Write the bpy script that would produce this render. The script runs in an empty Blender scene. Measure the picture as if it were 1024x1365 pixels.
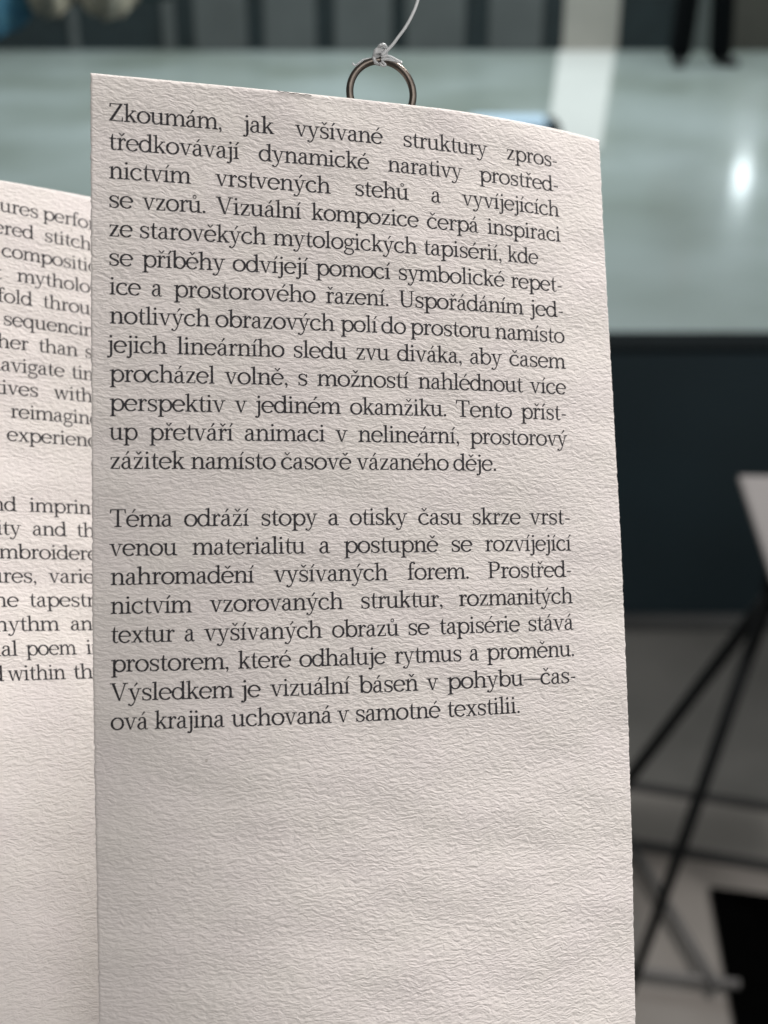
import bpy, math, random
from mathutils import Vector, Matrix, Quaternion, noise as mn
random.seed(7)
C = bpy.context.scene.collection
SC = bpy.context.scene
# ---------------------------------------------------------------- camera
PITCH = math.radians(26.4); F = 1800.0; CX, CY = 512.0, 682.5
EYE = Vector((0, 0, 1.6))
RT = Vector((1, 0, 0)); FW = Vector((0, math.cos(PITCH), -math.sin(PITCH))); DN = Vector((0, -math.sin(PITCH), -math.cos(PITCH)))
cd = bpy.data.cameras.new('camera'); cam = bpy.data.objects.new('camera', cd); C.objects.link(cam)
cam.location = EYE; cam.rotation_euler = (math.pi/2 - PITCH, 0, 0)
cd.sensor_fit = 'VERTICAL'; cd.sensor_height = 36; cd.lens = F/1365*36
cd.clip_start = 0.01; cd.clip_end = 200
cd.dof.use_dof = True; cd.dof.focus_distance = 0.207; cd.dof.aperture_fstop = 20.0
SC.camera = cam
# ---------------------------------------------------------------- world, lamps, exposure
w = bpy.data.worlds.new('World'); SC.world = w; w.use_nodes = True
bg = w.node_tree.nodes['Background']; bg.inputs[0].default_value = (0.90, 0.91, 0.89, 1); bg.inputs[1].default_value = 0.16
SC.view_settings.view_transform = 'Standard'; SC.view_settings.look = 'None'; SC.view_settings.exposure = 0; SC.view_settings.gamma = 1
SC.cycles.use_denoising = True
def area(name, loc, target, size, power, col, spread=180):
    l = bpy.data.lights.new(name, 'AREA'); l.shape = 'RECTANGLE'; l.size = size[0]; l.size_y = size[1]; l.energy = power; l.color = col; l.spread = math.radians(spread)
    o = bpy.data.objects.new(name, l); C.objects.link(o); o.location = loc
    o.rotation_euler = (Vector(target) - Vector(loc)).to_track_quat('-Z', 'Y').to_euler(); return o
def camv(X, Y, Z): return EYE + RT*(X/1000) + DN*(Y/1000) + FW*(Z/1000)   # millimetres in front of the eye
def at(px, py, Z): return EYE + RT*((px-CX)/F*Z) + DN*((py-CY)/F*Z) + FW*Z
def ray(px, py): return (RT*((px-CX)/F) + DN*((py-CY)/F) + FW)
def ground(px, py, z=0.0):
    d = ray(px, py); return EYE + d*((z-EYE.z)/d.z)
def on_y(px, py, y):
    d = ray(px, py); return EYE + d*(y/d.y)
CARD = camv(0, 0, 205)
KD = (RT*0.47 - DN*0.87 - FW*0.12).normalized()
KB = (RT*0.50 - DN*0.85 + FW*0.10).normalized()
area('gallery_spot', CARD + KD*2.3, CARD, (0.20, 0.20), 15, (1.0, 0.955, 0.93))
area('overhead_fill', CARD + KB*1.8, CARD, (0.5, 0.5), 35, (1.0, 0.96, 0.94))  # unseen overhead fill, added to lift the second card
area('front_fill', (0.5, -1.3, 2.9), CARD, (2.2, 1.4), 18.5, (1.0, 0.955, 0.93))  # unseen frontal fill lamp, added to brighten both cards
area('side_fill', CARD + (RT*0.93-DN*0.15-FW*0.33).normalized()*0.9, CARD, (0.7, 0.9), 1.1, (1.0, 0.97, 0.95))  # unseen fill from the right, added to grade the front card
area('hall_lights', (0.5, 9.8, 4.8), (0.5, 9.8, 0), (9, 4.4), 430, (0.88, 0.98, 1.0))
# ---------------------------------------------------------------- helpers
def obj(name, verts, faces, mat, parent=None, smooth=False, uvs=None, bevel=0):
    me = bpy.data.meshes.new(name); me.from_pydata([tuple(v) for v in verts], [], faces)
    if uvs is not None:
        ul = me.uv_layers.new(name='UVMap')
        for lp in me.loops: ul.data[lp.index].uv = uvs[lp.vertex_index]
    if smooth: me.polygons.foreach_set('use_smooth', [True]*len(me.polygons))
    me.materials.append(mat); me.update()
    o = bpy.data.objects.new(name, me); C.objects.link(o)
    if parent: o.parent = parent
    if bevel:
        m = o.modifiers.new('bevel', 'BEVEL'); m.width = bevel; m.segments = 2; m.limit_method = 'ANGLE'
    return o
def thing(name, label, cat, loc=(0, 0, 0), group=None):
    o = bpy.data.objects.new(name, None); C.objects.link(o); o.location = loc; o.empty_display_size = 0.02
    return tag(o, label, cat, group)
def tag(o, label, cat, group=None):
    o['label'] = label; o['category'] = cat
    if group: o['group'] = group
    return o
def struct(o): o['kind'] = 'structure'; return o
def boxv(x0, x1, y0, y1, z0, z1):
    v = [(x, y, z) for z in (z0, z1) for y in (y0, y1) for x in (x0, x1)]
    f = [(0, 2, 3, 1), (4, 5, 7, 6), (0, 1, 5, 4), (2, 6, 7, 3), (0, 4, 6, 2), (1, 3, 7, 5)]
    return v, f
def box(name, b, mat, parent=None, bevel=0, off=(0, 0, 0)):
    v, f = boxv(*b); v = [(x-off[0], y-off[1], z-off[2]) for x, y, z in v]
    return obj(name, v, f, mat, parent, bevel=bevel)
def tubev(pts, rads, n=12, closed=False, flat=1.0):
    pts = [Vector(p) for p in pts]; V = []; Fc = []; m = len(pts)
    if not hasattr(rads, '__len__'): rads = [rads]*m
    up = None
    for i, p in enumerate(pts):
        if closed: t = pts[(i+1) % m] - pts[i-1]
        else: t = pts[min(i+1, m-1)] - pts[max(i-1, 0)]
        t.normalize()
        if up is None:
            up = t.cross(Vector((0.13, 0.91, 0.31))).normalized()
        up = (up - t*up.dot(t)).normalized(); s = t.cross(up)
        for k in range(n):
            a = 2*math.pi*k/n; V.append(p + (up*math.cos(a) + s*math.sin(a)*flat)*rads[i])
    for i in range(m if closed else m-1):
        j = (i+1) % m
        for k in range(n): Fc.append((i*n+k, i*n+(k+1) % n, j*n+(k+1) % n, j*n+k))
    if not closed: Fc += [tuple(range(n))[::-1], tuple((m-1)*n+k for k in range(n))]
    return V, Fc
def tube(name, pts, rads, mat, parent=None, n=12, closed=False, org=(0, 0, 0)):
    V, Fc = tubev(pts, rads, n, closed); org = Vector(org)
    return obj(name, [v-org for v in V], Fc, mat, parent, smooth=True)
def crom(pts, seg=8, closed=False):
    out = []; n = len(pts); P_ = [tuple(p) for p in pts]; D = len(P_[0])
    rng = range(n) if closed else range(n-1)
    for i in rng:
        if closed: a, b, c, d = P_[i-1], P_[i], P_[(i+1) % n], P_[(i+2) % n]
        else: a, b, c, d = P_[max(i-1, 0)], P_[i], P_[i+1], P_[min(i+2, n-1)]
        for k in range(seg):
            t = k/seg
            out.append(tuple(0.5*((2*b[j]) + (-a[j]+c[j])*t + (2*a[j]-5*b[j]+4*c[j]-d[j])*t*t + (-a[j]+3*b[j]-3*c[j]+d[j])*t**3) for j in range(D)))
    if not closed: out.append(P_[-1])
    return out
# ---------------------------------------------------------------- materials
def mat(name, col, rough=0.6, metal=0.0, coat=0.0, coat_r=0.05, var=0.0, vscale=6.0, bump=0.0, bscale=40.0, emit=None, trans=0.0, col2=None, spec=0.5):
    m = bpy.data.materials.new(name); m.use_nodes = True; nt = m.node_tree; b = nt.nodes['Principled BSDF']
    b.inputs['Roughness'].default_value = rough; b.inputs['Metallic'].default_value = metal
    b.inputs['Coat Weight'].default_value = coat; b.inputs['Coat Roughness'].default_value = coat_r
    b.inputs['Transmission Weight'].default_value = trans; b.inputs['Specular IOR Level'].default_value = spec
    b.inputs['Base Color'].default_value = (*col, 1)
    if var or col2:
        tc = nt.nodes.new('ShaderNodeTexCoord'); nz = nt.nodes.new('ShaderNodeTexNoise'); nz.inputs['Scale'].default_value = vscale; nz.inputs['Detail'].default_value = 4
        mx = nt.nodes.new('ShaderNodeMix'); mx.data_type = 'RGBA'
        mp = nt.nodes.new('ShaderNodeMapRange'); mp.inputs[1].default_value = 0.3; mp.inputs[2].default_value = 0.7
        c2 = col2 or tuple(c*(1-var) for c in col)
        mx.inputs[6].default_value = (*col, 1); mx.inputs[7].default_value = (*c2, 1)
        nt.links.new(tc.outputs['Object'], nz.inputs['Vector']); nt.links.new(nz.outputs[0], mp.inputs[0]); nt.links.new(mp.outputs[0], mx.inputs[0]); nt.links.new(mx.outputs[2], b.inputs['Base Color'])
    if bump:
        tc = nt.nodes.new('ShaderNodeTexCoord'); nz = nt.nodes.new('ShaderNodeTexNoise'); nz.inputs['Scale'].default_value = bscale; nz.inputs['Detail'].default_value = 5
        bp = nt.nodes.new('ShaderNodeBump'); bp.inputs['Distance'].default_value = bump
        nt.links.new(tc.outputs['Object'], nz.inputs['Vector']); nt.links.new(nz.outputs[0], bp.inputs['Height']); nt.links.new(bp.outputs[0], b.inputs['Normal'])
    if emit:
        b.inputs['Emission Color'].default_value = (*emit[0], 1); b.inputs['Emission Strength'].default_value = emit[1]
    return m
def paper_relief(nt, offset):
    """wavy ridges of cold pressed paper, in millimetres of the sheet"""
    N = nt.nodes; L = nt.links
    uv = N.new('ShaderNodeUVMap'); uv.uv_map = 'UVMap'
    sc = N.new('ShaderNodeVectorMath'); sc.operation = 'MULTIPLY_ADD'; sc.inputs[1].default_value = (1000, 1000, 1); sc.inputs[2].default_value = offset
    L.new(uv.outputs[0], sc.inputs[0])
    warp = N.new('ShaderNodeTexNoise'); warp.inputs['Scale'].default_value = 0.38; warp.inputs['Detail'].default_value = 2
    L.new(sc.outputs[0], warp.inputs['Vector'])
    wv = N.new('ShaderNodeVectorMath'); wv.operation = 'MULTIPLY_ADD'; wv.inputs[1].default_value = (1.2, 1.6, 0)
    L.new(warp.outputs['Color'], wv.inputs[0]); L.new(sc.outputs[0], wv.inputs[2])
    def nz(vec, sx, sy, detail, rough, dist):
        m = N.new('ShaderNodeVectorMath'); m.operation = 'MULTIPLY'; m.inputs[1].default_value = (sx, sy, 1); L.new(vec, m.inputs[0])
        t = N.new('ShaderNodeTexNoise'); t.inputs['Scale'].default_value = 1; t.inputs['Detail'].default_value = detail; t.inputs['Roughness'].default_value = rough; t.inputs['Distortion'].default_value = dist
        L.new(m.outputs[0], t.inputs['Vector']); return t.outputs[0]
    a = nz(wv.outputs[0], 0.78, 1.85, 2.0, 0.5, 0.15)
    b = nz(wv.outputs[0], 1.3, 3.2, 2.0, 0.5, 0.1)
    c = nz(sc.outputs[0], 0.05, 0.09, 1.0, 0.5, 0.0)
    ab = N.new('ShaderNodeMath'); ab.operation = 'MULTIPLY_ADD'; ab.inputs[1].default_value = 0.55; L.new(b, ab.inputs[0]); L.new(a, ab.inputs[2])
    cc = N.new('ShaderNodeMath'); cc.operation = 'MULTIPLY_ADD'; cc.inputs[1].default_value = 5.0; L.new(c, cc.inputs[0]); L.new(ab.outputs[0], cc.inputs[2])
    bp = N.new('ShaderNodeBump'); bp.inputs['Distance'].default_value = RELIEF; bp.inputs['Strength'].default_value = 1.0
    L.new(cc.outputs[0], bp.inputs['Height'])
    return sc.outputs[0], a, bp.outputs[0]
RELIEF = 0.00020
def paper_mat(name, offset):
    m = bpy.data.materials.new(name); m.use_nodes = True; nt = m.node_tree; b = nt.nodes['Principled BSDF']; N = nt.nodes; L = nt.links
    v, a, nrm = paper_relief(nt, offset)
    L.new(nrm, b.inputs['Normal']); b.inputs['Roughness'].default_value = 0.85; b.inputs['Specular IOR Level'].default_value = 0.3
    t = N.new('ShaderNodeTexNoise'); t.inputs['Scale'].default_value = 0.09; t.inputs['Detail'].default_value = 3; L.new(v, t.inputs['Vector'])
    mx = N.new('ShaderNodeMix'); mx.data_type = 'RGBA'; mx.inputs[6].default_value = (0.80, 0.745, 0.722, 1); mx.inputs[7].default_value = (0.795, 0.75, 0.712, 1)
    mr = N.new('ShaderNodeMapRange'); mr.inputs[1].default_value = 0.35; mr.inputs[2].default_value = 0.65; L.new(t.outputs[0], mr.inputs[0]); L.new(mr.outputs[0], mx.inputs[0])
    # sparse fibre specks
    vo = N.new('ShaderNodeTexVoronoi'); vo.inputs['Scale'].default_value = 0.10; L.new(v, vo.inputs['Vector'])
    lt = N.new('ShaderNodeMath'); lt.operation = 'LESS_THAN'; lt.inputs[1].default_value = 0.022; L.new(vo.outputs['Distance'], lt.inputs[0])
    mm = N.new('ShaderNodeMath'); mm.operation = 'MULTIPLY'; mm.inputs[1].default_value = 0.45; L.new(lt.outputs[0], mm.inputs[0])
    m2 = N.new('ShaderNodeMix'); m2.data_type = 'RGBA'; m2.inputs[7].default_value = (0.3, 0.26, 0.22, 1); L.new(mx.outputs[2], m2.inputs[6]); L.new(mm.outputs[0], m2.inputs[0])
    L.new(m2.outputs[2], b.inputs['Base Color'])
    return m
def ink_mat(name, offset):
    m = bpy.data.materials.new(name); m.use_nodes = True; nt = m.node_tree; b = nt.nodes['Principled BSDF']; N = nt.nodes; L = nt.links
    v, a, nrm = paper_relief(nt, offset)
    L.new(nrm, b.inputs['Normal']); b.inputs['Roughness'].default_value = 0.75; b.inputs['Specular IOR Level'].default_value = 0.3
    t = N.new('ShaderNodeTexNoise'); t.inputs['Scale'].default_value = 3.2; t.inputs['Detail'].default_value = 3; L.new(v, t.inputs['Vector'])
    mr = N.new('ShaderNodeMapRange'); mr.inputs[1].default_value = 0.35; mr.inputs[2].default_value = 0.75; L.new(t.outputs[0], mr.inputs[0])
    mx = N.new('ShaderNodeMix'); mx.data_type = 'RGBA'; mx.inputs[6].default_value = (0.016, 0.015, 0.019, 1); mx.inputs[7].default_value = (0.060, 0.056, 0.060, 1)
    L.new(mr.outputs[0], mx.inputs[0]); L.new(mx.outputs[2], b.inputs['Base Color'])
    return m
# ================================================================ the hall
M_floor = mat('pale_terrazzo', (0.43, 0.485, 0.47), rough=0.40, coat=0.45, coat_r=0.14, col2=(0.25, 0.285, 0.245), vscale=0.85)  # second tone paints broad ceiling reflections into the floor colour
M_near = mat('grey_stone', (0.31, 0.285, 0.26), rough=0.6, col2=(0.25, 0.23, 0.21), vscale=3.0, bump=0.002, bscale=30)
M_strip = mat('dark_strip', (0.065, 0.066, 0.066), rough=0.8, var=0.3)
M_navy = mat('navy_lacquer', (0.015, 0.034, 0.045), rough=0.38, var=0.3, vscale=2)
M_cap = mat('black_cap', (0.008, 0.012, 0.014), spec=0.08, rough=0.85, var=0.2)
M_skirt = mat('grey_skirting', (0.10, 0.105, 0.105), rough=0.5, var=0.3, vscale=3)
M_dark = mat('dark_wall', (0.018, 0.030, 0.034), rough=0.6, var=0.3)
M_panel = mat('grey_panel', (0.115, 0.125, 0.125), rough=0.6, var=0.25, vscale=2)
M_cream = mat('cream_panel', (0.42, 0.40, 0.36), rough=0.6, var=0.1)
M_floorgrey = mat('slate_panel', (0.12, 0.135, 0.13), rough=0.6, var=0.2)
M_brown = mat('brown_panel', (0.075, 0.070, 0.058), rough=0.6, var=0.2)
M_black = mat('black_metal', (0.008, 0.009, 0.010), spec=0.2, rough=0.7, var=0.3, vscale=30)
M_greym = mat('grey_metal', (0.12, 0.12, 0.118), rough=0.4, metal=0.3, var=0.2, vscale=20)
M_board = mat('white_card_board', (0.36, 0.345, 0.34), rough=0.6, var=0.12, vscale=8)
M_mat = mat('black_rubber', (0.002, 0.002, 0.002), spec=0.0, rough=1.0, var=0.3, vscale=30)
Y0 = 2.64; YW = 12.1
o = obj('far_floor', [(-14, Y0+0.05, 0), (14, Y0+0.05, 0), (14, YW+1, 0), (-14, YW+1, 0)], [(0, 1, 2, 3)], M_floor); struct(o)
def fline(p, q, x):
    p, q = ground(*p), ground(*q); return p.y+(q.y-p.y)*(x-p.x)/(q.x-p.x)
LA = ((850, 1050), (1024, 1077)); LB = ((850, 1127), (1024, 1156.5))
_d = ground(*LA[1])-ground(*LA[0])
def slab(name, la, lb, m):
    k = _d.y/_d.x
    def ln(l):
        m_ = ground((l[0][0]+l[1][0])/2, (l[0][1]+l[1][1])/2); return lambda x: m_.y+k*(x-m_.x)
    f0 = (lambda x: -4) if la is None else ln(la); f1 = (lambda x: Y0+0.05) if lb is None else ln(lb)
    X = 9.0; YM = Y0+0.05; xc = (YM-f0(0))/k if la else -X
    f0c = max(-X, xc); x1 = (YM-ln(lb)(0))/k if lb else -X
    if la is None: v = [(-X, -4, 0), (X, -4, 0), (X, f1(X), 0), (x1, YM, 0), (-X, YM, 0)]
    elif lb: v = [(xc, YM, 0), (X, f0(X), 0), (X, f1(X), 0), (x1, YM, 0)]
    else: v = [(xc, YM, 0), (X, f0(X), 0), (X, YM, 0)]
    struct(obj(name, v, [tuple(range(len(v)))], m))
M_slab2 = mat('mid_falloff_slab', (0.37, 0.355, 0.33), rough=0.5, col2=(0.31, 0.30, 0.28), vscale=3.0, bump=0.002, bscale=30)
M_slab3 = mat('dark_falloff_slab', (0.20, 0.20, 0.188), rough=0.45, col2=(0.12, 0.122, 0.115), vscale=3.0, bump=0.002, bscale=30)
slab('near_floor', None, LB, M_near); slab('near_floor', LB, LA, M_slab2); slab('near_floor', LA, None, M_slab3)  # slab tones stand in for the light falloff across the near floor
def strip(name, p, q, wd, m, h=0.004):
    p, q = Vector(p), Vector(q); d = (q-p).normalized(); p = p-d*2.5; q = q+d*2.5; s = Vector((-d.y, d.x, 0))*wd/2
    v = [p-s, q-s, q+s, p+s]; v = [Vector((a.x, a.y, 0.0005)) for a in v]+[Vector((a.x, a.y, h)) for a in v]
    return obj(name, v, [(4, 5, 6, 7), (0, 1, 5, 4), (1, 2, 6, 5), (2, 3, 7, 6), (3, 0, 4, 7)], m)
struct(strip('floor_strip', ground(*LA[0]), ground(*LA[1]), 0.024, M_strip))  # thin dark strips across the near floor
struct(strip('floor_strip', (ground(*LB[0])+ground(*LB[1])-_d)/2, (ground(*LB[0])+ground(*LB[1])+_d)/2, 0.026, M_strip))
pt = thing('partition_wall', 'long low dark navy partition wall across the hall behind the easel', 'partition wall', (0, Y0+0.05, 0))
hp = on_y(920, 463, Y0).z
box('panel', (-5, 5, -0.05, 0.05, 0.034, hp-0.012), M_navy, pt)
box('top_rail', (-5, 5, -0.052, 0.052, hp-0.012, hp), M_cap, pt, bevel=0.003)
box('skirting', (-5, 5, -0.075, 0.05, 0.0, 0.032), M_skirt, pt, bevel=0.004)
# far wall with panels
fw = thing('far_wall', 'dark wall at the end of the hall, split into upright grey panels', 'wall', (0, YW, 0))
box('wall', (-9, 9, 0, 0.2, 0, 0.95), M_dark, fw)
M_reflect = mat('pale_reflector', (0.42, 0.50, 0.50), rough=0.4, var=0.2, vscale=0.8)
box('unseen_upper_wall', (-9, 9, 0.0, 0.2, 0.953, 4.2), M_reflect, fw)  # unseen upper wall, made pale to keep the floor's reflections bright
def wx(px): return on_y(px, 66, YW).x
for a, b, m in [(-120, 20, M_dark), (97, 108, M_panel), (220, 236, M_panel), (262, 331, M_panel), (354, 422, M_panel), (447, 522, M_panel), (541, 619, M_panel), (650, 721, M_panel), (749, 822, M_cream), (898, 960, M_floorgrey), (966, 1060, M_brown), (1075, 1150, M_panel), (1165, 1240, M_panel)]:
    if m is M_dark: continue
    box('panel', (wx(a), wx(b), -0.05, -0.002, 0.0, 0.93), m, fw, bevel=0.006)
# spill of light on the far floor, painted as a pale strip
spill = [ground(745, 67), ground(820, 67), ground(800, 200), ground(728, 200)]
M_spill = mat('light_spill_white', (0.66, 0.66, 0.63), rough=0.7, var=0.06, vscale=2)
v = [(p.x, p.y, 0.0) for p in spill]+[(p.x, p.y, 0.006) for p in spill]
o = obj('floor_light_spill', v, [(7, 6, 5, 4), (0, 1, 5, 4), (1, 2, 6, 5), (2, 3, 7, 6), (3, 0, 4, 7)], M_spill); tag(o, 'light spill painted as a white strip on the pale floor below the cream panel', 'light spill')
# pale blue bench
g0 = ground(745, 192)
M_blue = mat('pale_blue_cushion', (0.58, 0.74, 0.90), rough=0.7, var=0.08)
bn = thing('bench', 'low pale blue bench with a dark end panel just above the card', 'bench', (g0.x-0.25, g0.y+0.15, 0))
box('seat', (-0.27, 0.19, -0.15, 0.15, 0.03, 0.12), M_blue, bn, bevel=0.02)
box('end_panel', (0.193, 0.26, -0.16, 0.16, 0.0, 0.10), M_cap, bn, bevel=0.006)
box('base', (-0.25, 0.17, -0.12, 0.12, 0.0, 0.028), M_cap, bn)
# small wall lamp mirrored in the floor
gl = ground(988, 236); zl = EYE.z*(YW-gl.y)/gl.y
xl = gl.x*YW/gl.y
wl = thing('wall_lamp', 'small round glowing lamp on the far wall, seen mirrored in the floor', 'lamp', (xl, YW-0.012, zl))
M_lamp = mat('lamp_glow', (0.9, 0.95, 1), rough=0.4, emit=((0.85, 0.95, 1.0), 24.0))
V, Fc = [], []
n = 20
for i in range(7):
    a = math.pi/2*i/6
    for k in range(n): V.append((math.cos(a)*0.085*math.cos(2*math.pi*k/n), -0.02-math.sin(a)*0.06, math.cos(a)*0.085*math.sin(2*math.pi*k/n)))
for i in range(6):
    for k in range(n): Fc.append((i*n+k, i*n+(k+1) % n, (i+1)*n+(k+1) % n, (i+1)*n+k))
obj('lamp_shade', V, Fc, M_lamp, wl, smooth=True)
V, Fc = tubev([(0, -0.019, 0), (0, 0.0, 0)], [0.115, 0.115], 20); obj('back_plate', V, Fc, M_greym, wl)
# ---------------------------------------------------------------- easel with white board
M_leg = M_black
hub = at(1030, 782, 1.97)
es = thing('easel', 'black three-legged easel stand holding a white board at the right edge', 'easel', (hub.x, hub.y, 0))
eo = Vector((hub.x, hub.y, 0))
def foot(px, py, far=0): return ground(px, py)
fa = ground(740, 1172); fb = ground(838, 1330); fc = ground(1180, 1330); fd = ground(1000, 1395)
tube('leg', [hub+Vector((0.01, 0, 0.01)), fa+Vector((0, 0, 0.01))], [0.0108, 0.009], M_leg, es, org=eo)
tube('leg', [hub, hub.lerp(fb, 0.55), fb+Vector((0, 0, 0.01))], [0.011, 0.0095, 0.007], M_leg, es, org=eo)
tube('leg', [hub+Vector((0.015, 0, 0)), fc+Vector((0, 0, 0.01))], [0.0125, 0.010], M_leg, es, org=eo)
tube('grey_bar', [ground(790, 1060)+Vector((0, 0, 0.03)), ground(952, 1335)+Vector((0, 0, 0.03))], 0.0075, M_greym, es, org=eo)  # thin grey bar low over the near floor
tube('foot_bar', [ground(800, 1302)+Vector((0, 0, 0.02)), ground(984, 1325)+Vector((0, 0, 0.02))], 0.0075, mat('satin_steel', (0.20, 0.195, 0.19), rough=0.7, metal=0.0, var=0.1), es, org=eo)
V, Fc = tubev([hub+Vector((0.005, 0, -0.03)), hub+Vector((0.005, 0, 0.05))], [0.02, 0.018], 14); obj('hub', [v-eo for v in V], Fc, M_black, es)
Zb = 1.93
c = [at(981, 636, Zb), at(1250, 640, Zb), at(1250, 775, Zb-0.05), at(1029, 782, Zb-0.05)]
nb = (c[1]-c[0]).cross(c[3]-c[0]).normalized()*0.012
o = obj('display_board', [p-eo for p in c]+[p-nb-eo for p in c], [(0, 1, 2, 3), (7, 6, 5, 4), (0, 4, 5, 1), (1, 5, 6, 2), (2, 6, 7, 3), (3, 7, 4, 0)], M_board, None, bevel=0.005)
o.location = eo; tag(o, 'white board with a slanting left edge resting on the black easel', 'board')
# black mat
mc = [ground(947, 1190), ground(1200, 1222), ground(1260, 1500), ground(1004, 1500)]
v = [Vector((p.x, p.y, 0.0)) for p in mc]+[Vector((p.x, p.y, 0.010)) for p in mc]
o = obj('floor_mat', v, [(7, 6, 5, 4), (0, 1, 5, 4), (1, 2, 6, 5), (2, 3, 7, 6), (3, 0, 4, 7)], M_mat, bevel=0.003); tag(o, 'matt black mat on the grey floor in front of the easel', 'mat')
# ---------------------------------------------------------------- distant person
gp = ground(931, 88)
M_tr = mat('black_trousers', (0.003, 0.004, 0.005), spec=0.1, rough=0.9, var=0.3, vscale=20)
M_coat = mat('dark_coat', (0.02, 0.022, 0.028), rough=0.9, var=0.3, vscale=20)
M_shoe = mat('black_shoe', (0.006, 0.006, 0.007), rough=0.5, var=0.2, vscale=20)
M_skin = mat('skin', (0.5, 0.33, 0.25), rough=0.6, var=0.08, vscale=20)
M_hair = mat('dark_hair', (0.02, 0.014, 0.01), rough=0.6, var=0.4, vscale=60)
pr = thing('person', 'person standing far off on the pale floor in black trousers and shoes', 'person', (gp.x, gp.y, 0))
def skin(name, joints, edges, mt, parent, sub=2):
    me = bpy.data.meshes.new(name); me.from_pydata([j[0] for j in joints], edges, []); me.materials.append(mt)
    o = bpy.data.objects.new(name, me); C.objects.link(o); o.parent = parent
    s = o.modifiers.new('skin', 'SKIN'); s.use_smooth_shade = True
    for i, j in enumerate(joints):
        me.skin_vertices[0].data[i].radius = j[1] if hasattr(j[1], '__len__') else (j[1], j[1])
    me.skin_vertices[0].data[0].use_root = True
    q = o.modifiers.new('sub', 'SUBSURF'); q.levels = sub; q.render_levels = sub
    return o
B = [((0, 0, 0.98), (0.15, 0.11)), ((0, 0, 1.16), (0.14, 0.10)), ((0, 0, 1.36), (0.17, 0.11)), ((0, 0, 1.47), (0.10, 0.08)), ((0, 0, 1.54), 0.055), ((0, -0.01, 1.62), 0.075), ((0, -0.01, 1.73), 0.078),
     ((-0.18, 0, 1.42), 0.06), ((-0.25, 0.01, 1.15), 0.045), ((-0.26, -0.05, 0.92), 0.032), ((-0.26, -0.07, 0.82), (0.02, 0.04)),
     ((0.18, 0, 1.42), 0.06), ((0.25, 0.01, 1.15), 0.045), ((0.26, -0.05, 0.92), 0.032), ((0.26, -0.07, 0.82), (0.02, 0.04)),
     ((-0.10, 0, 0.88), 0.09), ((-0.135, -0.01, 0.50), 0.065), ((-0.15, 0.02, 0.11), 0.045), ((0.10, 0, 0.88), 0.09), ((0.14, -0.02, 0.50), 0.065), ((0.16, 0.0, 0.11), 0.045)]
E_ = [(0, 1), (1, 2), (2, 3), (3, 4), (4, 5), (5, 6), (2, 7), (7, 8), (8, 9), (9, 10), (2, 11), (11, 12), (12, 13), (13, 14), (0, 15), (15, 16), (16, 17), (0, 18), (18, 19), (19, 20)]
skin('body', B, E_, M_skin, pr)
skin('trousers', [((0, 0, 1.0), (0.165, 0.125)), ((0, 0, 0.94), (0.17, 0.13)), ((-0.10, 0, 0.84), 0.105), ((-0.135, -0.01, 0.50), 0.10), ((-0.155, 0.005, 0.09), (0.10, 0.10)), ((-0.158, -0.01, 0.05), 0.085), ((0.10, 0, 0.84), 0.105), ((0.14, -0.02, 0.50), 0.10), ((0.165, 0.0, 0.09), 0.10), ((0.17, -0.01, 0.05), 0.085)], [(0, 1), (1, 2), (2, 3), (3, 4), (4, 5), (1, 6), (6, 7), (7, 8), (8, 9)], M_tr, pr)
skin('coat', [((0, 0, 0.88), (0.185, 0.145)), ((0, 0, 1.16), (0.165, 0.125)), ((0, 0, 1.38), (0.19, 0.125)), ((0, 0, 1.49), (0.085, 0.075)), ((-0.19, 0, 1.43), 0.075), ((-0.26, 0.01, 1.15), 0.06), ((-0.27, -0.05, 0.93), 0.045), ((0.19, 0, 1.43), 0.075), ((0.26, 0.01, 1.15), 0.06), ((0.27, -0.05, 0.93), 0.045)], [(0, 1), (1, 2), (2, 3), (2, 4), (4, 5), (5, 6), (2, 7), (7, 8), (8, 9)], M_coat, pr)
skin('hair', [((0, 0.015, 1.72), 0.085), ((0, 0.02, 1.78), 0.07), ((0, 0.05, 1.66), 0.06)], [(0, 1), (0, 2)], M_hair, pr)
for sx, yaw in ((-0.165, -0.1), (0.175, 0.75)):
    dx, dy = math.sin(yaw), -math.cos(yaw)
    skin('shoe', [((sx-dx*0.06, -dy*0.06, 0.055), (0.05, 0.05)), ((sx+dx*0.06, dy*0.06, 0.045), (0.05, 0.042)), ((sx+dx*0.17, dy*0.17, 0.035), (0.045, 0.03))], [(0, 1), (1, 2)], M_shoe, pr)
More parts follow.
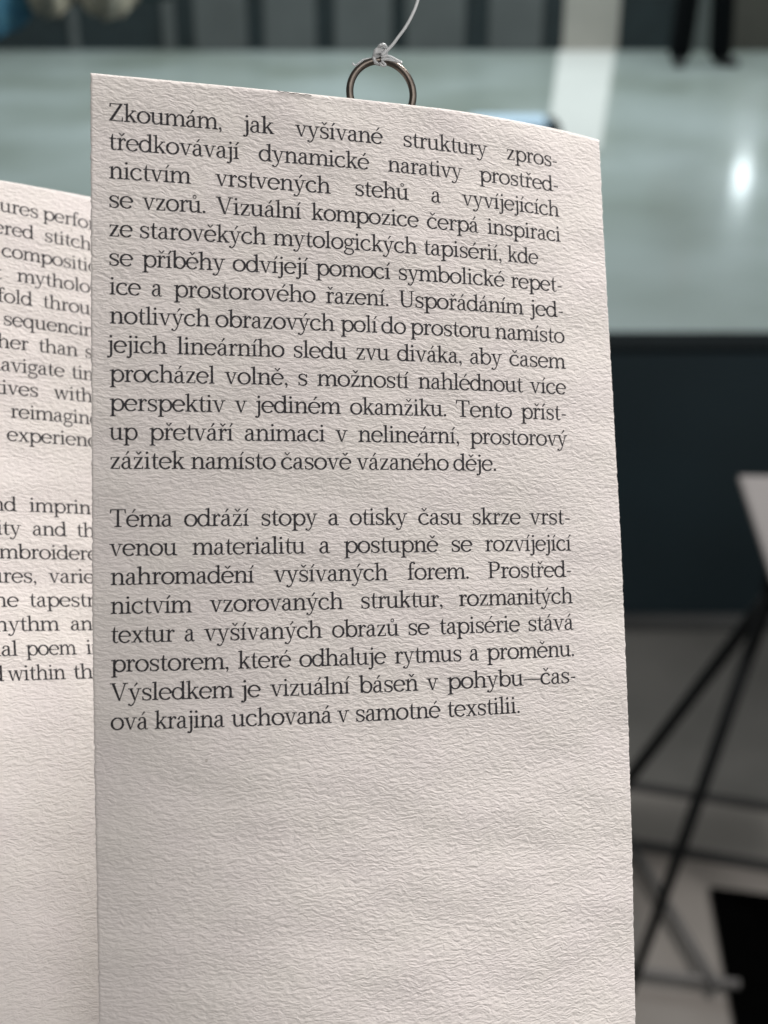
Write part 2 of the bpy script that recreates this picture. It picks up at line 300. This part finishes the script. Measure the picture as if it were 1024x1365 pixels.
# ---------------------------------------------------------------- hanging textile, top left
ZT = 1.15
tx = thing('embroidered_textile', 'blue and cream embroidered textile with a lobed hem hanging at the top left', 'textile', at(60, -200, ZT))
to = at(60, -200, ZT)
def lobe(name, px0, px1, pyb, m, dz, amp):
    nx = 24; ny = 8; V = []; Fc = []; T = 0.012
    for s in (0, 1):
        for j in range(ny+1):
            for i in range(nx+1):
                t = i/nx; px = px0+(px1-px0)*t
                hem = pyb - amp*(1-math.sin(math.pi*t)**0.7) + 2*math.sin(t*23+px0)
                py = -420 + (hem+420)*(j/ny)
                V.append(at(px, py, ZT+dz+s*T+0.008*math.sin(t*9+j*0.8)) - to)
    q = (nx+1)*(ny+1)
    for j in range(ny):
        for i in range(nx):
            a = j*(nx+1)+i; Fc.append((a, a+1, a+nx+2, a+nx+1)); Fc.append((q+a+nx+1, q+a+nx+2, q+a+1, q+a))
    bnd = [i for i in range(nx+1)]+[j*(nx+1)+nx for j in range(1, ny+1)]+[ny*(nx+1)+i for i in range(nx-1, -1, -1)]+[j*(nx+1) for j in range(ny-1, 0, -1)]
    for k in range(len(bnd)):
        a, b = bnd[k], bnd[(k+1) % len(bnd)]; Fc.append((b, a, q+a, q+b))
    return obj(name, V, Fc, m, tx, smooth=True)
M_tb = mat('teal_blue_thread', (0.012, 0.09, 0.17), rough=0.9, col2=(0.06, 0.20, 0.27), vscale=40, bump=0.002, bscale=200)
M_tc = mat('cream_thread', (0.36, 0.37, 0.29), rough=0.9, col2=(0.16, 0.20, 0.18), vscale=30, bump=0.002, bscale=200)
M_tg = mat('sage_thread', (0.09, 0.12, 0.11), rough=0.9, col2=(0.03, 0.07, 0.08), vscale=30, bump=0.002, bscale=200)
lobe('blue_patch', -80, 52, 52, M_tb, 0.0, 45)
lobe('cream_patch', 36, 98, 25, M_tc, -0.016, 26)
lobe('cream_patch', 104, 186, 27, M_tc, -0.016, 30)
lobe('sage_ground', -60, 290, 4, M_tg, 0.02, 14)
# ================================================================ the cards
Q1 = [-0.05059, -0.27925, -0.01055, -7.5556, -6.80352, 203.38143]; C1 = [1.41204, 0.46707, 0.53733, -0.30334, 0.64636, -0.78153, -1.28797, 0.36244, -0.48563]
Q2 = [-0.2371, -0.45576, -0.03087, -73.40413, -4.87626, 227.65102]; C2 = [2.51381, 0, 0, 0, 0, -4.31226, -3.20227, 0.04561, -1.38726]
def make_surface(Qp, Cc, curl=0, TL=1.3):
    R = Quaternion(Vector(Qp[:3]).normalized(), Vector(Qp[:3]).length).to_matrix(); T = Vector(Qp[3:6])
    def S(u, v, off=0.0):
        """point of the sheet, u and v in mm from the first baseline's left end; off = mm out of the front"""
        s = (u-33)/33; t = (v-50)/50
        c = Cc
        def wf(t): return c[0]*s*s + c[1]*s**3 + t*(c[2]*s*s + c[3]*s**3) + t*t*c[4]*s*s + c[5]*t*t + c[6]*t*s + c[7]*t*t*s + c[8]*t**3
        if t > TL: w_ = wf(TL) + (wf(TL)-wf(TL-0.02))/0.02*(t-TL)
        else: w_ = wf(t)
        if curl: w_ += curl*max(0, (30-u)/32)**2*min(1, max(0, (v-30)/80))**2*(3-2*min(1, max(0, (v-30)/80)))
        w_ -= off
        return camv(*(R @ Vector((u-33, v-50, w_)) + T))
    return S
S1 = make_surface(Q1, C1, 2.2); S2 = make_surface(Q2, C2, 0, 0.6)
def interp(tab, x):
    if x <= tab[0][0]: return tab[0][1]
    for (a, b), (c, d) in zip(tab, tab[1:]):
        if x <= c: return b+(d-b)*(x-a)/(c-a)
    return tab[-1][1]
def sheet(name, S, org, uL, uR, vT, vB, m, parent, thick=0.42, rough_e=0.075):
    us = [0, .0015, .004, .01, .02]+[.02+.96*i/44 for i in range(1, 44)]+[.98, .99, .996, .9985, 1]
    nv = int((vB-(-7))/0.30)
    V = []; UV = []; Fc = []
    nu = len(us)
    for side in (0, 1):
        for j in range(nv+1):
            jj = j/nv
            v0 = -7+(vB+7)*jj
            jl = 1.5*rough_e*(mn.noise(Vector((3.1, v0*0.9, side*.3)))+0.8*mn.noise(Vector((7.7, v0*2.4, side*.3)))); jr = rough_e*1.4*(mn.noise(Vector((13.1, v0*0.8, side*.3)))+0.9*mn.noise(Vector((17.7, v0*2.2, side*.3))))
            for s in us:
                L_ = uL(v0)+jl; R_ = uR(v0)+jr
                u = L_+(R_-L_)*s; tp = vT(u)
                v = tp + (vB-tp)*jj + (0.03*mn.noise(Vector((u*1.6, 0.3, 2.0))) if j == 0 else 0)
                rnd = 0.10 if (s in (0, 1) or j in (0, nv)) else 0.0
                off = (0.0-rnd) if side == 0 else (-thick+rnd)
                V.append(S(u, v, off)-org); UV.append((u/1000, v/1000))
    q = nu*(nv+1)
    for j in range(nv):
        for i in range(nu-1):
            a = j*nu+i; Fc.append((a, a+nu, a+nu+1, a+1)); Fc.append((q+a+1, q+a+nu+1, q+a+nu, q+a))
    bnd = [i for i in range(nu)]+[j*nu+nu-1 for j in range(1, nv+1)]+[nv*nu+i for i in range(nu-2, -1, -1)]+[j*nu for j in range(nv-1, 0, -1)]
    for k in range(len(bnd)):
        a, b = bnd[k], bnd[(k+1) % len(bnd)]; Fc.append((a, b, q+b, q+a))
    return obj(name, V, Fc, m, parent, smooth=True, uvs=UV)
# ---------------------------------------------------------------- the typeface (x-height = 100)
ST, HR = 18.3, 11.0
ADV = {',': 39, '-': 62, '.': 38, 'P': 122, 'T': 132, 'U': 143, 'V': 144, 'Z': 125, 'a': 97, 'b': 116, 'c': 100, 'd': 115, 'e': 107, 'f': 64, 'g': 100, 'h': 121, 'i': 56, 'j': 50, 'k': 108, 'l': 54, 'm': 176, 'n': 118, 'o': 113, 'p': 119, 'q': 117, 'r': 77, 's': 88, 't': 66, 'u': 118, 'v': 106, 'w': 152, 'x': 105, 'y': 106, 'z': 92, '—': 160}
def ribbon(pts):
    """pts (x,y,w) -> list of quads"""
    out = []; Lp = []; Rp = []
    for i, (x, y, w_) in enumerate(pts):
        a = pts[max(i-1, 0)]; b = pts[min(i+1, len(pts)-1)]
        dx, dy = b[0]-a[0], b[1]-a[1]; l = math.hypot(dx, dy) or 1; nx, ny = -dy/l*w_/2, dx/l*w_/2
        Lp.append((x+nx, y+ny)); Rp.append((x-nx, y-ny))
    return [('strip', Lp, Rp)]
def A(cx, cy, rx, ry, a0, a1, n=None, wv=ST, wh=HR, tilt=0):
    n = n or max(6, int(abs(a1-a0)/15)); pts = []
    for i in range(n+1):
        a = math.radians(a0+(a1-a0)*i/n); s = abs(math.cos(a-math.radians(tilt)))**1.4
        pts.append((cx+rx*math.cos(a), cy+ry*math.sin(a), wh+(wv-wh)*s))
    return ribbon(pts)
def CR(*pts, seg=5): return ribbon(crom(pts, seg))
def Ln(x0, y0, x1, y1, w_): return ribbon([(x0, y0, w_), ((x0+x1)/2, (y0+y1)/2, w_), (x1, y1, w_)])
def PG(*p): return [('poly', list(p))]
def dot(x, y, r): return [('poly', [(x+r*math.cos(k*math.pi/5), y+r*math.sin(k*math.pi/5)) for k in range(10)])]
def stem(x, y0, y1): return PG((x-ST/2, y0), (x+ST/2, y0), (x+ST/2, y1), (x-ST/2, y1))
def ft(x, l=14, r=14, y=0, s=ST):
    h = s/2
    return PG((x-h-l, y), (x+h+r, y), (x+h+r, y+8.5), (x-h-l, y+8.5)) + PG((x-h-min(l, 6), y+8.4), (x+h+min(r, 6), y+8.4), (x+h, y+15), (x-h, y+15))
def hd(x, y=100, l=14): return PG((x-ST/2-l, y-11), (x+ST/2-3, y-11), (x+ST/2-3, y+2), (x-ST/2-l, y-3)) + PG((x-3, y-18), (x+ST/2, y-18), (x+ST/2, y+2.5), (x-3, y+1.8))
def arch(x0, x1, base=0):
    m = (x0+x1)/2+3; r = (x1-m)
    return CR((x0+ST/2-4, 70, 8), (x0+ST/2+8, 85, 10), (m-4, 96, 11.5), (m+r*0.62, 92, 15), (x1-1, 76, ST), (x1, 60, ST)) + stem(x1, base, 61)
G = {}
G['i0'] = lambda: stem(27, 6, 99)+hd(27)+ft(27)
G['i'] = lambda: G['i0']()+dot(25, 134, 11)
G['l'] = lambda: stem(26, 6, 149)+hd(26, 150)+ft(26)
G['j0'] = lambda: stem(30, 0, 99)+hd(30)+CR((30, 2, ST), (29, -18, ST-1), (21, -34, 12), (8, -39, 9))+dot(6, -33, 9)
G['j'] = lambda: G['j0']()+dot(28, 134, 11)
G['n'] = lambda: stem(28, 6, 99)+hd(28)+ft(28)+arch(28, 90)+ft(90)
G['h'] = lambda: stem(28, 6, 149)+hd(28, 150)+ft(28)+arch(28, 92)+ft(92)
G['m'] = lambda: stem(28, 6, 99)+hd(28)+ft(28, 14, 12)+arch(28, 88)+ft(88, 12, 12)+arch(88, 148)+ft(148, 12, 14)
G['r'] = lambda: stem(28, 6, 99)+hd(28)+ft(28, 14, 16)+CR((33, 66, 7), (42, 84, 9), (54, 96, 11), (66, 95, 11))+dot(66, 87, 9.5)
G['u'] = lambda: hd(24)+hd(86)+CR((24, 99, ST), (24, 50, ST), (25, 26, ST), (36, 7, 13), (52, 4, 11), (70, 12, 9), (84, 28, 7))+stem(86, 6, 99)+ft(86, 0, 18)
G['o'] = lambda: A(56, 50, 43, 47.5, 0, 360, 28, ST+1, HR)
G['c'] = lambda: A(55, 50, 43, 47.5, 62, 322, 18, ST+1, HR)+dot(80, 82, 9.5)+CR((75, 92, 9), (82, 88, 9), (84, 80, 8))
G['e'] = lambda: A(54, 50, 42, 47.5, 7, 322, 22, ST+0.5, HR)+PG((16, 50), (98, 50), (98, 58.5), (16, 58.5))
G['a'] = lambda: CR((22, 76, 12), (28, 92, 10), (46, 97.5, 10), (62, 90, 15), (66, 72, ST))+dot(23, 79, 9)+stem(66, 22, 74)+CR((66, 26, ST), (68, 10, 14), (77, 3, 9), (90, 6, 8))+CR((64, 61, 8), (42, 57, 10), (22, 45, 15), (15, 26, ST), (24, 8, 14), (38, 2.5, 10), (54, 9, 9), (64, 22, 8))
G['b'] = lambda: stem(24, 3, 149)+hd(24, 150)+A(63, 50, 39, 47.5, -165, 165, 22)+CR((24, 66, 7), (30, 76, 8), (36, 84, 9), seg=3)+CR((24, 34, 7), (30, 20, 8), (36, 14, 9), seg=3)
G['d'] = lambda: stem(88, 6, 149)+hd(88, 150)+ft(88, 0, 16)+A(50, 50, 39, 47.5, 25, 335, 20)+CR((88, 66, 7), (84, 76, 8), (76, 86, 9), seg=3)+CR((88, 34, 7), (84, 22, 8), (76, 14, 9), seg=3)
G['p'] = lambda: stem(28, -40, 99)+hd(28)+ft(28, y=-46)+A(68, 50, 39, 47.5, -160, 160, 22)+CR((28, 66, 7), (34, 78, 8), (42, 86, 9), seg=3)+CR((28, 34, 7), (34, 20, 8), (42, 13, 9), seg=3)
G['q'] = lambda: stem(88, -40, 99)+ft(88, y=-46)+A(50, 50, 39, 47.5, 20, 340, 20)
G['g'] = lambda: A(46, 66, 29, 31, 0, 360, 22, ST-3, HR)+CR((66, 88, 8), (76, 98, 9), (90, 98, 10))+dot(90, 93, 8)+CR((30, 38, 9), (20, 26, 10), (24, 13, 12), (46, 8, 14), (74, 4, 14), (86, -12, 13), (78, -32, 12), (48, -43, 10), (18, -34, 12), (12, -18, 12), (26, 0, 9), (32, 9, 8))
G['s'] = lambda: CR((74, 74, 8), (64, 92, 9), (44, 98, 9.5), (24, 91, 13), (17, 74, 15.5), (28, 59, 17), (48, 50, 18), (66, 40, 17), (73, 24, 15.5), (62, 7, 13), (42, 2, 9.5), (22, 8, 9), (14, 27, 8))+PG((69, 68), (78, 68), (78, 98), (71, 98))+PG((10, 2), (17, 2), (19, 32), (10, 32))
G['t'] = lambda: PG((8, 90), (60, 90), (60, 99), (8, 99))+CR((29, 99, ST), (29, 50, ST), (29, 22, ST), (36, 6, 13), (48, 3, 10), (62, 10, 8))+PG((20.3, 98), (37.7, 98), (37.7, 132), (30, 130))
G['f'] = lambda: stem(28, 6, 120)+ft(28, 14, 18)+PG((8, 90), (60, 90), (60, 99), (8, 99))+CR((28, 118, ST), (30, 136, 15), (42, 149, 11), (58, 149, 11))+dot(62, 142, 9.5)
def vee(x0, x1, yb, xm, y1=100, w1=ST, w2=HR): return PG((x0-w1/2, y1), (x0+w1/2+1, y1), (xm+w1/2-2, yb), (xm-w1/2+1, yb))+PG((x1-w2/2, y1), (x1+w2/2, y1), (xm+3, yb), (xm-4, yb))
def tops(x, l, r, y=92): return PG((x-l, y), (x+r, y), (x+r, y+8.5), (x-l, y+8.5))
G['v'] = lambda: vee(21, 86, 0, 54)+tops(21, 19, 20)+tops(86, 19, 17)
G['w'] = lambda: vee(20, 76, 0, 48)+vee(76, 132, 0, 104)+tops(20, 17, 18)+tops(132, 18, 17)+tops(76, 16, 16)
G['y'] = lambda: vee(21, 86, 2, 55)+tops(21, 19, 20)+tops(86, 19, 17)+CR((56, 8, 9), (48, -14, 9), (38, -32, 10), (24, -41, 10), (12, -36, 9))+dot(11, -33, 9.5)
G['x'] = lambda: Ln(24, 97, 82, 3, ST)+Ln(82, 97, 22, 3, HR)+tops(25, 19, 18)+tops(82, 18, 16)+tops(22, 17, 17, 0)+tops(81, 17, 20, 0)
G['k'] = lambda: stem(28, 6, 149)+hd(28, 150)+ft(28)+Ln(34, 40, 80, 96, HR)+Ln(50, 60, 88, 3, ST)+tops(80, 18, 18)+tops(88, 18, 18, 0)
G['z'] = lambda: PG((12, 91), (80, 91), (80, 99), (12, 99))+PG((10, 0), (82, 0), (82, 8.5), (10, 8.5))+Ln(72, 94, 19, 5, ST)+PG((12, 74), (19, 74), (23, 92), (12, 92))+PG((73, 7), (82, 7), (82, 27), (76, 27))
G['Z'] = lambda: PG((12, 138), (112, 138), (112, 147), (12, 147))+PG((8, 0), (114, 0), (114, 9), (8, 9))+Ln(101, 141, 21, 6, ST+2)+PG((12, 114), (20, 114), (26, 139), (12, 139))+PG((103, 8), (114, 8), (114, 36), (107, 36))
G['T'] = lambda: stem(66, 6, 143)+ft(66, 18, 18)+PG((8, 138), (124, 138), (124, 147), (8, 147))+PG((6, 112), (14, 112), (20, 139), (8, 139))+PG((118, 112), (126, 112), (124, 139), (112, 139))
G['V'] = lambda: vee(24, 118, 0, 74, 146, ST+2, HR)+tops(24, 22, 22, 138)+tops(118, 20, 20, 138)
G['U'] = lambda: CR((30, 146, ST+1), (30, 80, ST+1), (31, 40, ST+1), (44, 10, 14), (72, 2, 11), (100, 12, 11), (111, 42, HR), (112, 80, HR), (112, 146, HR))+tops(30, 23, 23, 138)+tops(112, 20, 20, 138)
G['P'] = lambda: stem(30, 6, 142)+ft(30, 16, 18)+PG((8, 138), (66, 138), (66, 147), (8, 147))+CR((60, 142.5, HR), (84, 138, 13), (99, 122, ST), (100, 104, ST+1), (92, 82, ST-2), (72, 69, 11), (36, 68, HR))
G['.'] = lambda: dot(19, 10, 11.5)
G[','] = lambda: dot(19, 10, 11)+CR((26, 8, 11), (25, -8, 9), (15, -22, 5), seg=3)
G['-'] = lambda: PG((13, 43), (54, 43), (54, 55), (13, 55))
G['—'] = lambda: [p for k in range(5) for p in PG((6+k*29.6, 45), (6+(k+1)*29.6, 45), (6+(k+1)*29.6, 54), (6+k*29.6, 54))]
MID = {'a': 46, 'e': 54, 'i': 28, 'y': 55, 'u': 56, 'o': 56, 's': 45, 'c': 54, 'r': 42, 'z': 48, 'n': 58}
def acute(x): return PG((x-8, 116), (x, 115), (x+24, 143), (x+10, 148))
def caron(x): return PG((x-25, 142), (x-13, 145), (x+1, 126), (x-2, 116))+PG((x+25, 142), (x+13, 145), (x-1, 126), (x+2, 116))
def ring_(x): return A(x, 131, 12.5, 12.5, 0, 360, 12, 7, 7)
ACC = {'á': ('a', acute), 'é': ('e', acute), 'í': ('i0', acute), 'ý': ('y', acute), 'ů': ('u', ring_), 'š': ('s', caron), 'č': ('c', caron), 'ř': ('r', caron), 'ž': ('z', caron), 'ě': ('e', caron), 'ň': ('n', caron)}
CACHE = {}
def glyph(ch):
    if ch not in CACHE:
        if ch in ACC:
            b, fn = ACC[ch]; CACHE[ch] = (G[b]()+fn(MID[b[0]]), ADV[b[0]])
        else: CACHE[ch] = (G[ch](), ADV[ch])
    return CACHE[ch]
def natural(word): return sum(glyph(c_)[1] for c_ in word)
XH = 1.765
def set_line(S, org, v, items, m, parent):
    """items: (word, u0, u1); one mesh per printed line"""
    V = []; UV = []; Fc = []; lay = 0
    def add(x, y, off):
        V.append(S(x, y, off)-org); UV.append((x/1000, y/1000)); return len(V)-1
    for word, u0, u1 in items:
        nat = natural(word)-8; k = (u1-u0)/nat; x = u0-4*k
        for ch in word:
            prims, ad = glyph(ch); gc = ad/2; x += gc*k; K = k*1.085
            jx = lambda: random.gauss(0, 0.010)
            for pi_, p in enumerate(prims):
                off = 0.010+0.0012*pi_
                if p[0] == 'poly':
                    idx = [add(x+(px-gc)*K+jx(), v-py*XH/100+jx(), off) for px, py in p[1]]
                    Fc.append(tuple(idx))
                else:
                    l = [add(x+(px-gc)*K+jx(), v-py*XH/100+jx(), off) for px, py in p[1]]; r = [add(x+(px-gc)*K+jx(), v-py*XH/100+jx(), off) for px, py in p[2]]
                    for q in range(len(l)-1): Fc.append((r[q], r[q+1], l[q+1], l[q]))
            x += (ad-gc)*k
    return obj('printed_line', V, Fc, m, parent, uvs=UV, smooth=True)
T1 = {0: [('Zkoumám,', 0.0, 16.5), ('jak', 19.85, 24.35), ('vyšívané', 27.76, 41.6), ('struktury', 45.07, 59.58), ('zpros-', 63.19, 72.9)], 1: [('tředkovávají', -0.02, 19.06), ('dynamické', 22.13, 39.31), ('narativy', 42.49, 54.95), ('prostřed-', 58.14, 72.85)], 2: [('nictvím', 0.02, 11.76), ('vrstvených', 15.54, 33.06), ('stehů', 37.02, 45.75), ('a', 49.59, 51.13), ('vyvíjejících', 54.95, 72.74)], 3: [('se', -0.06, 3.33), ('vzorů.', 4.84, 14.0), ('Vizuální', 15.62, 28.43), ('kompozice', 30.12, 47.28), ('čerpá', 48.79, 57.57), ('inspiraci', 59.24, 72.79)], 4: [('ze', -0.07, 3.25), ('starověkých', 4.33, 23.03), ('mytologických', 24.23, 46.93), ('tapisérií,', 48.12, 61.57), ('kde', 62.72, 68.26)], 5: [('se', -0.09, 3.29), ('příběhy', 4.74, 16.73), ('odvíjejí', 18.01, 29.43), ('pomocí', 30.71, 42.46), ('symbolické', 43.81, 61.89), ('repet-', 63.17, 72.62)], 6: [('ice', 0.0, 4.4), ('a', 6.02, 7.49), ('prostorového', 9.29, 30.48), ('řazení.', 32.18, 42.14), ('Uspořádáním', 43.91, 65.12), ('jed-', 66.56, 72.63)], 7: [('notlivých', 0.04, 14.44), ('obrazových', 15.38, 33.41), ('polí', 34.47, 40.19), ('do', 40.97, 44.81), ('prostoru', 45.67, 59.14), ('namísto', 60.06, 72.64)], 8: [('jejich', -0.3, 8.15), ('lineáspillího', 9.73, 25.6), ('sledu', 27.03, 35.29), ('zvu', 36.77, 42.04), ('diváka,', 43.44, 54.09), ('aby', 55.5, 60.99), ('časem', 62.45, 72.59)], 9: [('procházel', 0.0, 15.15), ('volně,', 16.71, 26.12), ('s', 27.67, 29.11), ('možností', 30.73, 45.12), ('nahlédnout', 46.78, 64.59), ('více', 66.01, 72.54)], 10: [('perspektiv', -0.01, 16.62), ('v', 18.17, 19.85), ('jediném', 21.25, 34.16), ('okamžiku.', 35.75, 51.28), ('Tento', 52.92, 62.5), ('příst-', 64.24, 72.43)], 11: [('up', -0.03, 3.82), ('přetváří', 5.65, 17.8), ('animaci', 19.53, 31.71), ('v', 33.45, 35.15), ('nelineáspillí,', 36.97, 53.32), ('prostorový', 55.22, 72.4)], 12: [('zážitek', -0.04, 10.61), ('namísto', 11.65, 24.09), ('časově', 25.0, 35.67), ('vázaného', 36.66, 51.39), ('děje.', 52.32, 59.54)], 14: [('Téma', -0.03, 8.87), ('odráží', 10.6, 20.01), ('stopy', 21.85, 30.3), ('a', 32.03, 33.65), ('otisky', 35.4, 44.36), ('času', 46.3, 53.42), ('skrze', 55.19, 63.48), ('vrst-', 65.21, 72.46)], 15: [('venou', -0.05, 9.48), ('materialitu', 11.82, 28.4), ('a', 30.57, 32.18), ('postupně', 34.44, 49.32), ('se', 51.55, 55.0), ('rozvíjející', 57.29, 72.5)], 16: [('nahromadění', 0.09, 20.68), ('vyšívaných', 23.7, 41.11), ('forem.', 44.34, 54.37), ('Prostřed-', 57.67, 72.41)], 17: [('nictvím', 0.07, 11.52), ('vzorovaných', 14.24, 34.04), ('struktur,', 36.83, 49.89), ('rozmanitých', 52.62, 72.46)], 18: [('textur', 0.05, 9.0), ('a', 10.51, 11.91), ('vyšívaných', 13.38, 30.73), ('obrazů', 32.34, 42.68), ('se', 44.18, 47.56), ('tapisérie', 49.27, 62.77), ('stává', 64.29, 72.44)], 19: [('prostorem,', 0.13, 16.82), ('které', 18.24, 25.95), ('odhaluje', 27.3, 40.49), ('rytmus', 41.97, 52.73), ('a', 54.1, 55.61), ('proměnu.', 57.07, 72.48)], 20: [('Výsledkem', 0.0, 17.36), ('je', 18.67, 21.37), ('vizuální', 22.92, 34.78), ('báseň', 36.34, 45.49), ('v', 47.0, 48.7), ('pohybu—čas-', 50.36, 72.53)], 21: [('ová', 0.03, 5.2), ('krajina', 6.21, 16.09), ('uchovaná', 17.23, 31.92), ('v', 32.89, 34.5), ('samotné', 35.59, 48.93), ('texstilii.', 50.15, 62.37)]}
LP = 4.2
org1 = S1(40, 60)
M_paper1 = paper_mat('cold_pressed_paper', (0, 0, 0)); M_ink1 = ink_mat('printed_ink', (0, 0, 0))
c1 = thing('hanging_card', 'front textured white card with the whole Czech text, hanging from a metal ring', 'card', org1, 'text cards hung on nylon line')
eL = [(-7, -2.58), (15, -2.62), (37, -2.64), (58, -2.56), (75, -2.52), (96, -2.28), (112, -2.08), (129, -1.94), (150, -1.8)]
eR = [(-6.4, 82.28), (8.6, 81.75), (26, 81.64), (46, 81.85), (61, 82.18), (90, 82.42), (110, 82.38), (138, 81.8), (150, 81.6)]
sheet('paper_sheet', S1, org1, lambda v: interp(eL, v), lambda v: interp(eR, v), lambda u: -6.72-0.18*math.exp(-((u-55)/9)**2)+0.25*max(0, (u-74)/8), 146, M_paper1, c1)
for k_, items in T1.items(): set_line(S1, org1, k_*LP, items, M_ink1, c1)
# second card, further back and turned
NS = 1.78/100*1.02
def wd(word): return (natural(word)-8)*NS
def Lf(word, u, e=None): return (word, u, e if e else u+wd(word))
def Rg(word, u): return (word, u-wd(word), u)
T2 = {0: [Rg('structures', 49.08), Lf('perform', 50.06)], 1: [Rg('layered', 48.18), Lf('stitches', 50.27)], 2: [Lf('compositions', 42.43)], 3: [Rg('ancient', 42.27), Lf('mythological', 45.21)],
      4: [Rg('unfold', 47.73), Lf('through', 49.78)], 5: [Lf('sequencing', 42.59)], 6: [Rg('rather', 46.92), Lf('than', 48.81), Lf('single', 57.42)], 7: [Rg('navigate', 53.37), Lf('time', 54.76)],
      8: [Rg('narratives', 48.5), Lf('with', 51.47)], 9: [Lf('reimagines', 43.66)], 10: [Lf('experience', 42.93)],
      13: [Rg('and', 44.16), Lf('imprints', 46.47)], 14: [Rg('materiality', 44.79), Lf('and', 46.84), Lf('the', 54.57)], 15: [Lf('embroidered', 39.2)], 16: [Rg('textures,', 47.13), Lf('varied', 49.3)],
      17: [Rg('the', 43.93), Lf('tapestry', 45.8)], 18: [Rg('rhythm', 50.49), Lf('and', 52.54)], 19: [Rg('visual', 43.4), Lf('poem', 44.87, 53.1), Lf('in', 54.95)], 20: [Rg('held', 40.89), Lf('within', 41.73, 51.0), Lf('the', 52.45)]}
org2 = S2(40, 60)
OFF2 = (211.0, 37.0, 5.0)
M_paper2 = paper_mat('cold_pressed_paper_second', OFF2); M_ink2 = ink_mat('printed_ink_second', OFF2)
c2 = thing('hanging_card', 'brighter card at the left edge with English text, partly hidden behind the front card', 'card', org2, 'text cards hung on nylon line')
sheet('paper_sheet', S2, org2, lambda v: -8.0, lambda v: 76.5, lambda u: -5.86-0.037*(u-42.8), 146, M_paper2, c2)
for k_, items in T2.items(): set_line(S2, org2, k_*LP, items, M_ink2, c2)
# ---------------------------------------------------------------- ring and nylon line
Zr = (S1(41, -6.7)-EYE).dot(FW) + 0.0024
rc = at(508.8, 124.5, Zr); pxm = Zr/F
ex = (RT + FW*0.28).normalized(); ey = (-DN - FW*0.05); ey = (ey-ex*ey.dot(ex)).normalized()
M_ring = mat('aged_steel', (0.22, 0.19, 0.165), rough=0.28, metal=1.0, var=0.4, vscale=400, bump=0.00002, bscale=2500)
pts = [rc + ex*math.cos(a)*43.8*pxm + ey*math.sin(a)*42.8*pxm for a in [2*math.pi*i/72 for i in range(72)]]
o = tube('metal_ring', pts, 4.9*pxm, M_ring, None, n=16, closed=True, org=rc); o.location = rc
tag(o, 'round steel ring behind the top edge of the front card', 'ring')
M_nyl = mat('clear_nylon', (0.93, 0.95, 0.96), rough=0.08, trans=0.35, coat=1.0)
kn = at(507, 70, Zr)
nl = thing('nylon_line', 'clear nylon line knotted to the top of the steel ring', 'line', kn)
lp = [(509, 74), (517, 66.5), (524, 59), (531, 49.5), (540.5, 36.5), (550, 19), (557, 0), (566, -40), (574, -120), (578, -260)]
LPt = [at(a, b, Zr-0.0012) for a, b in lp]; LPt = crom(LPt, 10)+[Vector((LPt[-1].x+0.002, LPt[-1].y+0.004, 2.6))]
tube('strand', LPt, 2.2*pxm, M_nyl, nl, n=10, org=kn)
random.seed(11)
def coil(cx, cy, rx, ry, turns, tilt, rad, zoff):
    P_ = []
    for i in range(int(26*turns)+1):
        a = 2*math.pi*i/26
        X = rx*math.cos(a)+random.uniform(-.4, .4); Yc = ry*math.sin(a)+2.2*i/26+random.uniform(-.4, .4); z = math.sin(a+1.2)*7
        xr = X*math.cos(tilt)-Yc*math.sin(tilt); yr = X*math.sin(tilt)+Yc*math.cos(tilt)
        P_.append(at(cx+xr, cy+yr, Zr-0.0003+z*pxm+zoff))
    return tube('knot_loop', P_, rad*pxm, M_nyl, nl, n=8, org=kn)
coil(508, 69, 7, 5, 3, 0.3, 2.7, -0.0003)
coil(504, 76, 6.5, 7, 2, -0.5, 2.4, 0.0)
coil(512, 63, 4.5, 4.5, 2, 1.0, 2.3, -0.0005)
tube('knot_loop', crom([at(a, b, Zr-0.0011) for a, b in [(508, 76), (518, 75), (527, 79), (536, 84), (530, 82), (517, 79), (508, 80)]], 6), 1.9*pxm, M_nyl, nl, n=8, org=kn)
tube('loose_end', crom([at(a, b, Zr-0.0008) for a, b in [(505, 76), (494, 78), (484, 80), (474, 87), (470, 84)]], 6), 1.2*pxm, M_nyl, nl, n=8, org=kn)
tube('loose_end', crom([at(a, b, Zr-0.0010) for a, b in [(506, 84), (511, 88), (514, 86), (509, 82)]], 6), 1.6*pxm, M_nyl, nl, n=8, org=kn)
# little dark staple on the top edge of the front card
stp = [S1(u, -6.62+dv, 0.06) for u, dv in [(25.0, -0.05), (25.6, 0.12), (26.3, 0.02), (27.1, 0.16), (27.9, 0.06), (28.8, 0.2), (29.6, 0.1), (30.3, 0.18)]]
tube('edge_fibre', crom(stp, 4), 0.00005, mat('dark_fibre', (0.05, 0.045, 0.04), rough=0.8, var=0.2), c1, n=6, org=org1)
